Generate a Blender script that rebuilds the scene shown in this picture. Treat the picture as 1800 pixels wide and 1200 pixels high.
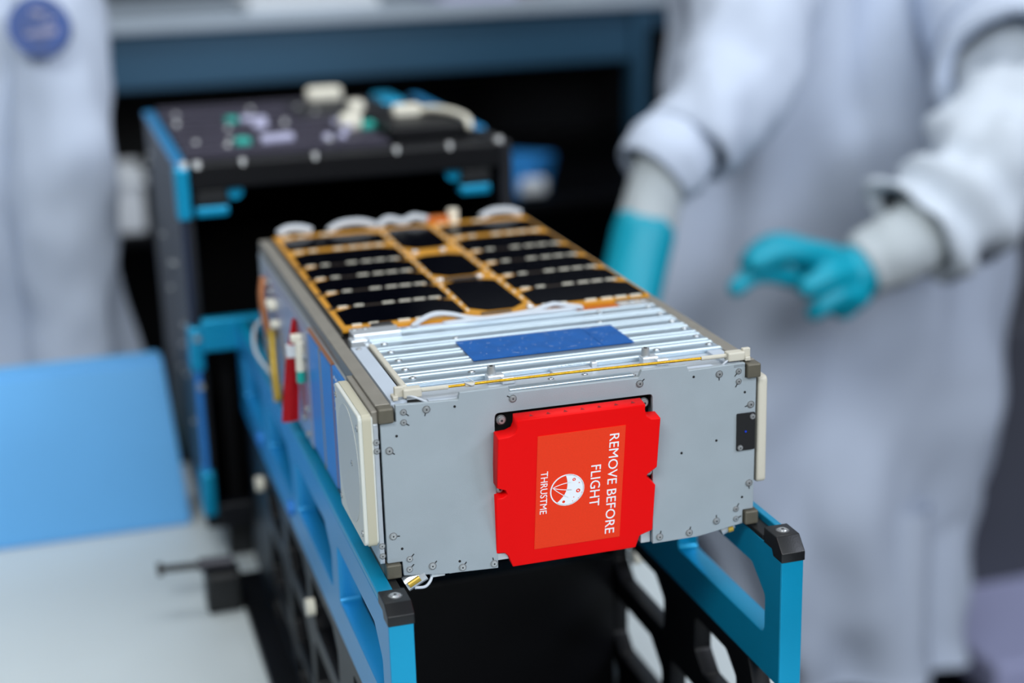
import bpy, bmesh, math, random
from math import sin, cos, pi, radians, sqrt
from mathutils import Vector, Matrix, noise
random.seed(7)
SC = bpy.context.scene
COL = SC.collection
for o in list(bpy.data.objects): bpy.data.objects.remove(o)

# ---------------------------------------------------------------- camera
cam_d = bpy.data.cameras.new('camera'); cam = bpy.data.objects.new('camera', cam_d); COL.objects.link(cam)
yaw, pit, rol = 0.2902115574, -0.2868015247, -0.0284586320
fw = Vector((sin(yaw)*cos(pit), cos(yaw)*cos(pit), sin(pit)))
rt = Vector((cos(yaw), -sin(yaw), 0)); up = rt.cross(fw)
r2 = rt*cos(rol)+up*sin(rol); u2 = -rt*sin(rol)+up*cos(rol)
m = Matrix((( r2.x, u2.x, -fw.x), (r2.y, u2.y, -fw.y), (r2.z, u2.z, -fw.z))).to_4x4()
m.translation = Vector((-0.15553687, -0.77607745, 0.36882729))
cam.matrix_world = m
cam_d.sensor_width = 36; cam_d.lens = 2718.72/1800*36
cam_d.clip_start = 0.01; cam_d.clip_end = 60
cam_d.dof.use_dof = True; cam_d.dof.focus_distance = 0.872; cam_d.dof.aperture_fstop = 3.1
SC.camera = cam

# ---------------------------------------------------------------- world, light, exposure
w = bpy.data.worlds.new('world'); SC.world = w; w.use_nodes = True
w.node_tree.nodes['Background'].inputs[0].default_value = (0.45, 0.62, 1, 1)
w.node_tree.nodes['Background'].inputs[1].default_value = 0.05
SC.view_settings.view_transform = 'Standard'; SC.view_settings.look = 'None'
SC.view_settings.gamma = 1; SC.view_settings.use_curve_mapping = False
SC.view_settings.exposure = 1.0
def area(name, loc, target, sx, sy, power, col):
    l = bpy.data.lights.new(name, 'AREA'); l.shape = 'RECTANGLE'; l.size = sx; l.size_y = sy
    l.energy = power; l.color = col
    o = bpy.data.objects.new(name, l); COL.objects.link(o); o.location = loc
    o.rotation_euler = (Vector(target)-Vector(loc)).to_track_quat('-Z', 'Y').to_euler()
    return o
area('key_light', (-0.9, -1.4, 1.75), (0.2, 0.3, -0.1), 1.0, 0.6, 19, (0.95, 0.99, 1))
area('added_front_fill', (0.5, -2.3, 1.35), (0.6, 1.0, -0.3), 2.0, 0.8, 22, (0.93, 0.97, 1))  # unseen fill added to lift the gown and the front faces
area('added_gown_fill', (1.7, -1.1, 1.25), (0.9, 1.1, -0.3), 0.9, 0.6, 13, (0.80, 0.86, 1))  # made-up lamp, added to brighten the gown
area('ceiling_strip_light', (0.3, 1.0, 1.80), (0.3, 0.9, 0), 2.6, 0.9, 15, (0.95, 0.98, 1))
area('added_bench_fill', (0.0, 2.9, 1.80), (0.1, 2.2, 0), 3.6, 0.9, 3.0, (0.85, 0.93, 1))  # added out of view to light the rear bench

# ---------------------------------------------------------------- materials
def lin(h):
    h = h.lstrip('#'); c = [int(h[i:i+2], 16)/255 for i in (0, 2, 4)]
    return tuple((x/12.92 if x <= .04045 else ((x+.055)/1.055)**2.4) for x in c)+(1,)
def mat(name, col, rough=.5, metal=0., spec=.5, var=0., vscale=30., bump=0., bscale=200., aniso=None, emit=None, trans=0., coat=0., sss=0.):
    M = bpy.data.materials.new(name); M.use_nodes = True
    nt = M.node_tree; b = nt.nodes['Principled BSDF']
    c = lin(col) if isinstance(col, str) else col
    b.inputs['Base Color'].default_value = c
    b.inputs['Roughness'].default_value = rough; b.inputs['Metallic'].default_value = metal
    b.inputs['Specular IOR Level'].default_value = spec
    b.inputs['Transmission Weight'].default_value = trans
    b.inputs['Coat Weight'].default_value = coat
    tc = nt.nodes.new('ShaderNodeTexCoord')
    mp = nt.nodes.new('ShaderNodeMapping'); nt.links.new(tc.outputs['Object'], mp.inputs['Vector'])
    if aniso: mp.inputs['Scale'].default_value = aniso
    if var:
        n = nt.nodes.new('ShaderNodeTexNoise'); n.inputs['Scale'].default_value = vscale; n.inputs['Detail'].default_value = 4
        nt.links.new(mp.outputs[0], n.inputs['Vector'])
        r = nt.nodes.new('ShaderNodeMapRange'); r.inputs[1].default_value = .3; r.inputs[2].default_value = .7
        r.inputs[3].default_value = 1-var; r.inputs[4].default_value = 1+var
        nt.links.new(n.outputs[0], r.inputs[0])
        mx = nt.nodes.new('ShaderNodeVectorMath'); mx.operation = 'SCALE'; mx.inputs[0].default_value = c[:3]
        nt.links.new(r.outputs[0], mx.inputs['Scale']); nt.links.new(mx.outputs[0], b.inputs['Base Color'])
        r3 = nt.nodes.new('ShaderNodeMapRange'); r3.inputs[3].default_value = max(.02, rough*(1-var)); r3.inputs[4].default_value = rough*(1+var)
        nt.links.new(n.outputs[0], r3.inputs[0]); nt.links.new(r3.outputs[0], b.inputs['Roughness'])
    if bump:
        n = nt.nodes.new('ShaderNodeTexNoise'); n.inputs['Scale'].default_value = bscale; n.inputs['Detail'].default_value = 3
        nt.links.new(mp.outputs[0], n.inputs['Vector'])
        bp = nt.nodes.new('ShaderNodeBump'); bp.inputs['Strength'].default_value = bump; bp.inputs['Distance'].default_value = .0005
        nt.links.new(n.outputs[0], bp.inputs['Height']); nt.links.new(bp.outputs[0], b.inputs['Normal'])
    if emit: b.inputs['Emission Color'].default_value = lin(emit[0]); b.inputs['Emission Strength'].default_value = emit[1]
    return M
ALU = mat('brushed_aluminium', '#B4BCC4', .42, .4, var=.05, vscale=60, bump=.12, bscale=900)
ALUF = mat('matte_aluminium_face', '#9AA5AC', .55, .2, var=.03, vscale=40, bump=.25, bscale=2500)
ALUS = mat('polished_ribbed_aluminium', '#B9CBD8', .30, .7, var=.14, vscale=30, aniso=(.25, 8, 1))
SILV = mat('silver_metal', '#C9D0D6', .3, .5)
WHTM = mat('white_tape', '#B4BFCC', .45, 0, var=.03)
RAIL = mat('hard_anodised_rail', '#87837A', .5, .35, var=.06, vscale=90, bump=.15, bscale=1500)
RAIL2 = mat('hard_anodised_end', '#5F5B4F', .5, .3, var=.06, vscale=200, bump=.2, bscale=1500)
STEEL = mat('screw_steel', '#B4B8BA', .3, .6)
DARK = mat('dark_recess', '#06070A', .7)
INK = mat('black_ink', '#0A0B0E', .6)
REDP = mat('red_plastic', '#E40002', .5, 0, spec=.15, bump=.06, bscale=1500)
REDS = mat('orange_red_sticker', '#E63A1C', .6, 0, spec=.15, var=.07, vscale=2600, bump=.2, bscale=3000)
REDX = mat('dark_red_part', '#A0141C', .5)
PRT = mat('white_print', '#E9EEF4', .5)
GOLD = mat('gold_polyimide_board', '#CC8E1C', .4, .1, var=.10, vscale=60)
KAP = mat('amber_film', '#B85E0C', .3, .2)
GROD = mat('golden_rod', '#D6A428', .25, .75, var=.15, vscale=200)
CELL = mat('solar_cell_black', '#020309', .12, 0, spec=.06)
PAD = mat('silver_contact', '#F0ECDC', .35, .1)
CREAM = mat('cream_radome', '#CFD2CC', .45, 0, var=.02)
CREAM2 = mat('cream_edge', '#C2BEB0', .5)
BLUL = mat('blue_polished_label', '#0B559E', .4, .0, spec=.25, var=.10, vscale=120)
BLUP = mat('blue_side_film', '#2D83D6', .4, .2, var=.05)
BLA = mat('cyan_blue_anodised', '#0498C4', .34, .4, var=.03, bump=.08, bscale=1200)
BLAF = mat('satin_blue_anodised', '#1E8ECA', .34, .35, var=.03)
BLKP = mat('black_plastic', '#0F1114', .42, bump=.1, bscale=900)
BLKA = mat('black_anodised', '#05060A', .42, .0, spec=.25)
BLKD = mat('black_interior', '#020204', .75, spec=.15)
DSIDE = mat('dark_navy_metal', '#060912', .45, 0, var=.1)
DTOP = mat('dark_ribbed_metal', '#3E3B4A', .4, .4, var=.1)
TABW = mat('table_white', '#CDD6D8', .45, 0, var=.02, vscale=8)
BCASE = mat('light_blue_case', '#62B2F0', .5, 0, var=.03, vscale=6)
TEAL = mat('teal_plastic', '#12A79A', .4)
LILA = mat('lilac_plastic', '#B9B9D6', .4)
CRWH = mat('cream_white_plastic', '#E6E2D2', .35)
WIRE = mat('white_cable', '#B9C0C8', .4)
COPP = mat('copper_tube', '#B87850', .35, .5)
BRAS = mat('brass_yellow_tube', '#B89A3C', .4, .4)
COAT = mat('lab_coat_cloth', '#C2CDDF', .85, 0, spec=.15, var=.03, vscale=12, bump=.3, bscale=250)
COAT2 = mat('inner_sleeve_cloth', '#C9D2DC', .85, 0, spec=.15, bump=.3, bscale=250)
CUFF = mat('knit_cuff', '#B4BCC0', .9, 0, spec=.1, bump=.3, bscale=400)
SOCK = mat('screw_shadow_grey', '#2B2D31', .5)
REDGE = mat('radome_edge_paint', '#B4B09C', .5)
GLOV = mat('nitrile_glove', '#009BB4', .45, 0, spec=.4)
LIPS = mat('lips', '#A86458', .5)
SKIN = mat('skin', '#C99478', .5); HAIR = mat('hair', '#2A1C14', .6)
TROU = mat('navy_trousers', '#0E1A38', .9)
BNCH = mat('bench_grey_blue', '#2C5672', .5, .1, var=.05, vscale=3)
BNCT = mat('bench_top_grey', '#B0BECC', .45, .1, var=.05, vscale=3)
WALL = mat('dark_wall_paint', '#05070C', .9, var=.1, vscale=2)
FLOR = mat('dark_floor_vinyl', '#1A1F2E', .6, var=.1, vscale=3)
CEIL = mat('ceiling_paint', '#16181C', .9, var=.05, vscale=2)
PGLOW = mat('added_panel_glow', '#FFFFFF', .5, emit=('#EAF2FF', .35))  # glow of the panels added for reflections
PAPR = mat('paper_white', '#E6ECF2', .7)
LEDB = mat('blue_led', '#1030A0', .4, emit=('#1440E0', .12))
DGRY = mat('dark_grey_case', '#4A4D58', .7, var=.08, vscale=5)
LILG = mat('pale_lilac_panel', '#B4B8DE', .5)
BDG = mat('badge_blue', '#043E86', .35, spec=.3, var=.25, vscale=30)

# ---------------------------------------------------------------- helpers
def tag(o, label, cat, group=None, kind=None):
    if label: o['label'] = label
    if cat: o['category'] = cat
    if group: o['group'] = group
    if kind: o['kind'] = kind
    return o
def thing(name, label, cat, loc=(0, 0, 0), group=None):
    o = bpy.data.objects.new(name, None); COL.objects.link(o); o.location = loc; o.empty_display_size = .01
    return tag(o, label, cat, group)
def put(name, me, m_, parent=None, label=None, kind=None, smooth=False):
    if m_ is not None:
        me.materials.clear(); me.materials.append(m_)
    o = bpy.data.objects.new(name, me); COL.objects.link(o)
    if parent is not None:
        o.parent = parent
        r = parent; off = Vector((0, 0, 0))
        while r is not None: off += r.location; r = r.parent
        o.location = -off
    if label: o['label'] = label
    if kind: o['kind'] = kind
    if smooth:
        for p in me.polygons: p.use_smooth = True
    return o
def tomesh(bm, name='m'):
    me = bpy.data.meshes.new(name); bm.to_mesh(me); bm.free(); return me
def add_box(bm, x0, x1, y0, y1, z0, z1, bev=0.):
    b = bmesh.new()
    bmesh.ops.create_cube(b, size=1)
    for v in b.verts:
        v.co = Vector((x0+(x1-x0)*(v.co.x+.5), y0+(y1-y0)*(v.co.y+.5), z0+(z1-z0)*(v.co.z+.5)))
    if bev: bmesh.ops.bevel(b, geom=b.edges[:], offset=bev, segments=2, affect='EDGES', profile=.5)
    t = bpy.data.meshes.new('t'); b.to_mesh(t); b.free(); bm.from_mesh(t); bpy.data.meshes.remove(t)
def box(name, m_, x0, x1, y0, y1, z0, z1, parent=None, bev=0., **k):
    bm = bmesh.new(); add_box(bm, x0, x1, y0, y1, z0, z1, bev); return put(name, tomesh(bm), m_, parent, **k)
def add_cyl(bm, p0, p1, r0, r1=None, n=16):
    r1 = r0 if r1 is None else r1
    p0, p1 = Vector(p0), Vector(p1); d = p1-p0
    M_ = Matrix.Translation((p0+p1)/2) @ d.to_track_quat('Z', 'Y').to_matrix().to_4x4()
    bmesh.ops.create_cone(bm, cap_ends=True, segments=n, radius1=r0, radius2=r1, depth=d.length, matrix=M_)
def cyl(name, m_, p0, p1, r, parent=None, n=16, r1=None, **k):
    bm = bmesh.new(); add_cyl(bm, p0, p1, r, r1, n); return put(name, tomesh(bm), m_, parent, **k)
def spline(pts, k=6):
    P = [Vector(p) for p in pts]; P = [2*P[0]-P[1]]+P+[2*P[-1]-P[-2]]; out = []
    for i in range(1, len(P)-2):
        for j in range(k):
            t = j/k
            out.append(.5*((2*P[i])+(-P[i-1]+P[i+1])*t+(2*P[i-1]-5*P[i]+4*P[i+1]-P[i+2])*t*t+(-P[i-1]+3*P[i]-3*P[i+1]+P[i+2])*t**3))
    out.append(P[-2]); return out
def add_loft(bm, pts, radii, n=16, cap=True, squash=None, fn=None, ref=(0, 0, 1)):
    rings = []; L_ = len(pts); prev = None
    for i, p in enumerate(pts):
        p = Vector(p); t = (Vector(pts[min(i+1, L_-1)])-Vector(pts[max(i-1, 0)])).normalized()
        if prev is None:
            a = t.cross(Vector(ref))
            if a.length < 1e-3: a = t.cross(Vector((1, 0, 0)))
            a.normalize()
        else:
            a = prev-t*prev.dot(t); a.normalize()
        prev = a; b = t.cross(a); r = radii[i] if hasattr(radii, '__len__') else radii
        ring = []
        for j in range(n):
            th = 2*pi*j/n; rx, ry = (r, r) if not squash else (r*squash[0], r*squash[1])
            q = p+a*rx*cos(th)+b*ry*sin(th)
            if fn: q = fn(q, p, i/(L_-1), th)
            ring.append(bm.verts.new(q))
        rings.append(ring)
    for i in range(L_-1):
        for j in range(n):
            bm.faces.new((rings[i][j], rings[i][(j+1) % n], rings[i+1][(j+1) % n], rings[i+1][j]))
    if cap:
        bm.faces.new(rings[0][::-1]); bm.faces.new(rings[-1])
    return rings
def tube(name, m_, pts, r, parent=None, n=8, k=6, sm=True, **kw):
    bm = bmesh.new(); P = spline(pts, k) if k > 1 else pts; add_loft(bm, P, r, n)
    return put(name, tomesh(bm), m_, parent, smooth=sm, **kw)
def rounded(pts, rad=0., seg=5):
    """2D polygon -> polygon with rounded corners; pts may carry own radius (x,y,r)"""
    out = []; n = len(pts)
    for i in range(n):
        p = Vector(pts[i][:2]); r = pts[i][2] if len(pts[i]) > 2 else rad
        if r <= 0: out.append(p); continue
        a = Vector(pts[i-1][:2])-p; b = Vector(pts[(i+1) % n][:2])-p
        la, lb = a.length, b.length; a.normalize(); b.normalize()
        ang = a.angle(b); d = min(r/math.tan(ang/2), la*.48, lb*.48)
        s, e = p+a*d, p+b*d
        for j in range(seg+1):
            t = j/seg; out.append(s*(1-t)**2+p*2*t*(1-t)+e*t*t)
    return out
def plate(name, m_, outline, holes, t0, t1, axis, parent=None, bev=0., xf=None, **k):
    """extruded plate with holes. axis 'x': 2D=(y,z) extruded t0..t1 in x ; 'y': 2D=(x,z); 'z': 2D=(x,y)"""
    cu = bpy.data.curves.new('c', 'CURVE'); cu.dimensions = '2D'; cu.fill_mode = 'BOTH'
    th = abs(t1-t0); cu.extrude = th/2-bev; cu.bevel_depth = bev; cu.bevel_resolution = 1
    if bev: cu.offset = -bev
    for poly in [outline]+list(holes):
        s = cu.splines.new('POLY'); s.points.add(len(poly)-1); s.use_cyclic_u = True
        for q, p in zip(s.points, poly): q.co = (p[0], p[1], 0, 1)
    ob = bpy.data.objects.new('c', cu); COL.objects.link(ob)
    me = bpy.data.meshes.new_from_object(ob.evaluated_get(bpy.context.evaluated_depsgraph_get()))
    bpy.data.objects.remove(ob)
    c = (t0+t1)/2
    for v in me.vertices:
        a, b, z = v.co
        v.co = {'x': (c+z, a, b), 'y': (a, c-z, b), 'z': (a, b, c+z)}[axis]
        if xf: v.co = xf @ v.co
    return put(name, me, m_, parent, **k)
def text(name, s, m_, size, origin, right, upv, parent=None, ext=.00012, bold=0., width=None, **k):
    cu = bpy.data.curves.new('t', 'FONT'); cu.body = s; cu.size = 1; cu.offset = bold; cu.resolution_u = 3
    ob = bpy.data.objects.new('t', cu); COL.objects.link(ob)
    me = bpy.data.meshes.new_from_object(ob.evaluated_get(bpy.context.evaluated_depsgraph_get()))
    bpy.data.objects.remove(ob)
    xs = [v.co.x for v in me.vertices]; ys = [v.co.y for v in me.vertices]
    x0, x1, y0, y1 = min(xs), max(xs), min(ys), max(ys)
    right = Vector(right).normalized(); upv = Vector(upv).normalized(); nn = right.cross(upv)
    sy = size/(y1-y0); sx = (width/(x1-x0)) if width else sy
    me2 = bmesh.new(); me2.from_mesh(me)
    r = bmesh.ops.extrude_face_region(me2, geom=me2.faces[:])
    for v in me2.verts: v.co.z = 0
    for g in r['geom']:
        if isinstance(g, bmesh.types.BMVert): g.co.z = 1
    for v in me2.verts:
        v.co = Vector(origin)+right*(v.co.x-x0)*sx+upv*(v.co.y-y0)*sy+nn*(v.co.z*ext)
    me2.to_mesh(me); me2.free()
    return put(name, me, m_, parent, **k)
def blob(name, m_, chains, voxel, parent=None, sm=4, balls=(), **k):
    """one continuous surface fused from tapered chains [(p,r),...] and ellipsoids (p,(rx,ry,rz))"""
    bm = bmesh.new()
    for ch in chains:
        ps = spline([c[0] for c in ch], 5); rr = []
        R_ = [c[1] for c in ch]
        for i in range(len(ps)):
            t = i/5; a = min(int(t), len(R_)-1); b = min(a+1, len(R_)-1); f = t-a
            rr.append(R_[a]*(1-f)+R_[b]*f)
        add_loft(bm, ps, rr, 14)
        for p, r in ((ps[0], rr[0]), (ps[-1], rr[-1])):
            bmesh.ops.create_icosphere(bm, subdivisions=2, radius=r, matrix=Matrix.Translation(p))
    for p, r in balls:
        bmesh.ops.create_icosphere(bm, subdivisions=3, radius=1, matrix=Matrix.Translation(p) @ Matrix.Diagonal((*r, 1)))
    me = tomesh(bm); ob = bpy.data.objects.new('b', me); COL.objects.link(ob)
    md = ob.modifiers.new('r', 'REMESH'); md.mode = 'VOXEL'; md.voxel_size = voxel
    s = ob.modifiers.new('s', 'SMOOTH'); s.iterations = sm; s.factor = .6
    me2 = bpy.data.meshes.new_from_object(ob.evaluated_get(bpy.context.evaluated_depsgraph_get()))
    bpy.data.objects.remove(ob)
    return put(name, me2, m_, parent, smooth=True, **k)
def copies(src, name, offs, parent):
    pass
mm = .001

# ================================================================ SETTING
FZ = -1.145; TZ = -0.245
def struct(o, name=None):
    o['kind'] = 'structure'; return o
struct(box('floor', FLOR, -4, 5, -2.6, 6.6, FZ-.05, FZ))
struct(box('ceiling', CEIL, -4, 5, -2.6, 6.6, 1.9, 1.95))
struct(box('wall_back', WALL, -4, 5, 6.6, 6.65, FZ, 1.9))
struct(box('wall_front', WALL, -4, 5, -2.65, -2.6, FZ, 1.9))
struct(box('wall_left', WALL, -4.05, -4, -2.6, 6.6, FZ, 1.9))
struct(box('wall_right', WALL, 5, 5.05, -2.6, 6.6, FZ, 1.9))
k = 0
for iy, y in enumerate((3.2, 4.1, 5.0, 5.9)):  # unseen glowing panels, added for the metal deck to mirror
    for ix, x in enumerate((-1.4, 0.3, 2.0)):
        side = ('left', 'middle', 'right')[ix]; row = ('first', 'second', 'third', 'last')[iy]
        lp = thing('added_reflection_panel', 'rectangular glowing panel added for deck reflections, %s of the %s row counted from the bench' % (side, row), 'added light panel', (x, y, 1.89), 'added glowing panels above the rear of the room')
        box('frame', BNCT, x-.62, x+.62, y-.17, y+.17, 1.875, 1.899, lp, .004)
        box('panel_glow', PGLOW, x-.59, x+.59, y-.14, y+.14, 1.868, 1.876, lp)

# ---------------------------------------------------------------- tables
tb = thing('work_table', 'white work table carrying the blue cradle and the black container', 'table', (0, 0, FZ))
box('tabletop', TABW, -1.25, .365, -.75, .90, TZ-.03, TZ, tb, .003)
for x in (-1.15, .29):
    for y in (-.62, .80):
        box('leg', BNCT, x-.025, x+.025, y-.025, y+.025, FZ, TZ-.03, tb, .002)

# ---------------------------------------------------------------- rear bench
bn = thing('rear_bench', 'long grey blue laboratory bench behind the black container', 'bench', (.4, 2.4, FZ))
box('benchtop', BNCT, -1.6, 1.32, 2.16, 2.85, .128, .150, bn, .003)
box('apron', BNCH, -1.6, 1.02, 2.19, 2.215, .022, .128, bn, .003)
box('side_apron', BNCH, 1.02, 1.32, 2.19, 2.215, .085, .128, bn, .003)
box('leg', BNCH, 1.0, 1.03, 2.17, 2.23, FZ, .128, bn, .004)
box('leg', BNCH, -1.6, -1.54, 2.17, 2.23, FZ, .128, bn, .004)
box('leg', BNCH, 1.27, 1.32, 2.17, 2.23, FZ, .128, bn, .004)
box('lower_shelf', BLKA, -1.54, 1.27, 1.98, 2.8, -.225, -.205, bn, .003)
box('back_panel', BLKA, -1.58, 1.30, 2.8, 2.83, FZ, .128, bn)
def tray(name, m_, x0, x1, y0, y1, z0, z1, label, cat, lid=True):
    t = thing(name, label, cat, ((x0+x1)/2, (y0+y1)/2, z0))
    box('body', m_, x0, x1, y0, y1, z0, z1, t, .006)
    if lid: box('lid', m_, x0-.006, x1+.006, y0-.006, y1+.006, z1-.004, z1+.008, t, .003)
    return t
tray('storage_box', PAPR, -.10, .0, 1.985, 2.2, -.205, -.115, 'small white storage box on the dark shelf left of the container', 'box')
tray('tool_tray', PAPR, .24, .50, 2.25, 2.5, .150, .172, 'long white tray on the rear bench above the container', 'tray', False)
tray('storage_case', LILA, .62, .78, 2.24, 2.5, .150, .168, 'low lilac case on the rear bench, right of the white tray', 'case', False)
tray('red_case', REDX, .80, .90, 2.45, 2.6, .150, .19, 'dark red case at the back of the rear bench', 'case', False)
tray('cream_case', CRWH, .93, 1.02, 2.4, 2.55, .150, .178, 'small cream case on the rear bench beside the red one', 'case', False)

# blue bin with white lining on the shelf, right of the container
t = thing('blue_bin', 'tapered blue bin with a pale bag, right of the black container', 'bin', (.72, 1.7, TZ))
bm = bmesh.new(); add_loft(bm, [(.728, 2.06, -.204), (.728, 2.06, -.17), (.728, 2.06, -.134)], [.044, .054, .062], 4, True)
o = put('bin_body', tomesh(bm), mat('bright_blue_plastic', '#3FA2F8', .4), t)
box('liner', PAPR, .700, .752, 1.996, 2.015, -.200, -.168, t, .008)

# dark case and pale panel at right
t = thing('equipment_trolley', 'dark grey trolley with a pale lower shelf at the right edge', 'trolley', (1.85, 1.75, FZ))
box('body', DGRY, 1.42, 2.4, 1.60, 2.6, -.99, -.45, t, .01)
box('lower_shelf', LILG, 1.33, 2.4, 1.30, 1.62, -1.03, -.96, t, .01)
for x in (1.5, 2.3):
    for y in (1.45, 2.4): cyl('caster', BLKP, (x-.02, y, FZ+.045), (x+.02, y, FZ+.045), .045, t)
for x in (1.5, 2.3):
    for y in (1.45, 2.4): box('post', DGRY, x-.012, x+.012, y-.012, y+.012, FZ+.05, -.98, t)
t = thing('lit_wall_cabinet', 'pale grey cabinet far behind the coat at the right edge', 'cabinet', (3.0, 3.4, FZ))
box('body', BNCT, 1.9, 3.0, 3.0, 3.5, FZ, -.55, t, .01)
box('door', BNCT, 1.92, 2.44, 2.985, 3.0, FZ+.08, -.57, t, .003)
box('door', BNCT, 2.46, 2.98, 2.985, 3.0, FZ+.08, -.57, t, .003)

# ================================================================ SATELLITE
sat = thing('small_satellite', 'shoebox-sized silver satellite with gold-edged black solar panel on top', 'satellite', (.113, .22, 0))
WX, LY, HZ = .2263, .4494, .1
for (x0, z0) in ((0, 0), (WX-.0085, 0), (0, HZ-.0085), (WX-.0085, HZ-.0085)):
    r = box('rail', RAIL, x0, x0+.0085, .0085, LY, z0, z0+.0085, sat, .0006)
    box('rail_end', RAIL2, x0, x0+.0085, 0, .0086, z0, z0+.0085, r, .0009)
# inner core so that nothing shows through
box('inner_frame', ALU, .0035, WX-.0035, .016, LY-.002, .0055, HZ-.0045, sat)
# front panel -------------------------------------------------------
r_ = 1.0
fp = [(1.2, 91, .5), (10, 91, .8), (10, 100.6, .4), (45.3, 99.4, 1), (46.2, 103.4, .8), (74.2, 103.6, .6), (74.6, 99.9, 1.2), (151.2, 99.3, 1.2), (153.2, 103.6, .8),
      (180.6, 103.3, .6), (181.6, 99.8, 1), (214.8, 100.6, .6), (217.2, 100.6, .5), (217.2, 91.3, .6), (224.4, 91.3, .5), (223.8, 9.2, .6), (217, 9.2, .5), (217, 0.6, .4), (189, -3.6, .5),
      (159.6, -3.8, .5), (159.6, 84, 0), (159.6, 88.6, 3), (66.0, 88.9, 3), (65.6, 84, 0), (65.0, -4.0, .5), (34, -2.6, .4), (10, 0.2, .4), (9.6, 8.8, .6), (1.2, 8.8, .6)]
fp = [(a*mm, b*mm, c*mm) for a, b, c in fp]
panel = plate('front_panel', ALUF, rounded(fp), [], .0024, .0054, 'y', sat, .00025)
box('bottom_flange', SILV, .026, .0342, .004, .016, -.0045, .001, panel, .0004)
box('bottom_flange', SILV, .0365, .060, .004, .016, -.0038, .001, panel, .0004)
box('bottom_flange', SILV, .0655, .074, .006, .016, -.001, .003, panel, .0003)
box('bottom_flange', SILV, .1535, .1595, .006, .016, -.004, .003, panel, .0003)
box('bottom_flange', SILV, .189, .212, .005, .016, -.002, .002, panel, .0004)
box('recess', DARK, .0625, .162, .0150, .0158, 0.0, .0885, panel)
# screws on the front: one shared mesh
def screw_mesh(R=.0019, h=.0009):
    bm = bmesh.new()
    add_cyl(bm, (0, .0001, 0), (0, -.0003, 0), R*1.18, R*1.18, 20)
    add_cyl(bm, (0, -.0002, 0), (0, -h, 0), R*.92, R*.74, 18)
    me = tomesh(bm); me.materials.append(STEEL); me.materials.append(SOCK)
    bm = bmesh.new(); bm.from_mesh(me)
    n0 = len(bm.faces)
    add_cyl(bm, (0, -h*.6, 0), (0, -h-.00006, 0), R*.30, R*.30, 6)
    # dark ring between washer and head
    vi = [bm.verts.new((R*1.02*cos(a*pi/10), -.00035, R*1.02*sin(a*pi/10))) for a in range(20)]
    vo = [bm.verts.new((R*1.14*cos(a*pi/10), -.00034, R*1.14*sin(a*pi/10))) for a in range(20)]
    for a in range(20): bm.faces.new((vi[a], vi[(a+1) % 20], vo[(a+1) % 20], vo[a]))
    bm.faces.ensure_lookup_table()
    for f in bm.faces[n0:]: f.material_index = 1
    bm.to_mesh(me); bm.free()
    return me
SM = screw_mesh(); SMS = screw_mesh(.00155, .0007)
def place(name, me, parent, loc, rot=(0, 0, 0), label=None):
    o = bpy.data.objects.new(name, me); COL.objects.link(o); o.parent = parent
    r = parent; off = Vector((0, 0, 0))
    while r is not None: off += r.location; r = r.parent
    o.location = Vector(loc)-off; o.rotation_euler = rot
    if label: o['label'] = label
    return o
scr = [(14.3, 96.3, -40), (14.1, 90.5, -35), (27.1, 96.3, -105), (76.4, 96.4, 150), (5.4, 75.2, -40), (5.1, 24.9, -8), (13.7, 9.8, 45), (13.4, 3.6, 45), (26.6, 3.5, 45), (44, -.1, 50), (62.6, -.8, 100),
       (151.7, 95.9, 40), (200.8, 95.7, -90), (213, 96, -130), (213.1, 89.8, -120), (221, 74.8, -165), (220.7, 25.8, -85), (212.5, 10.4, 60), (212.6, 4.1, 20), (200, 4.6, 90), (182.6, -.2, 75), (163.8, 0, 75)]
bm = bmesh.new()
for x, z, a in scr:
    small = (x, z) in ((14.1, 90.5), (13.4, 3.6), (13.7, 9.8), (213, 96), (213.1, 89.8), (212.5, 10.4), (212.6, 4.1), (14.3, 96.3))
    place('screw', SMS if small else SM, panel, (x*mm, .00235, z*mm), (0, random.random()*3, 0))
    a = radians(a); d = Vector((cos(a), 0, sin(a))); n = Vector((-sin(a), 0, cos(a)))*.00028
    c = Vector((x*mm, .0022, z*mm)); p, q = c+d*.0014, c+d*.0038
    vs = [bm.verts.new(v) for v in (p-n, q-n, q+n, p+n)]; f = bm.faces.new(vs)
    f.normal_update()
r = bmesh.ops.solidify(bm, geom=bm.faces[:], thickness=.0001)
put('torque_stripes', tomesh(bm), INK, panel, kind='stuff')
HM = bmesh.new(); add_cyl(HM, (0, 0, 0), (0, -.00015, 0), .00075, n=14); HM = tomesh(HM); HM.materials.append(INK)
for x, z in ((43.1, 95.9), (9.9, 83.1), (9.8, 16.6), (42.5, 3.8), (184.9, 95.9), (217.2, 82.7), (199.5, 55.2), (177.6, 50.4), (216.4, 17.4)):
    place('pin_hole', HM, panel, (x*mm, .00238, z*mm))
sw = plate('sensor_plate', INK, rounded([(212.1*mm, 47.2*mm), (223.6*mm, 47.2*mm), (223.6*mm, 70*mm), (212.1*mm, 70*mm)], .0008), [], .0014, .0024, 'y', sat, label='small black sensor plate with two screws')
for x, z in ((222.0, 67.5), (214.3, 49.0)): place('screw', SMS, sw, (x*mm, .0014, z*mm))
cyl('sensor_lens', LEDB, (.2176, .0014, .0588), (.2176, .0009, .0588), .0006, sw)

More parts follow.
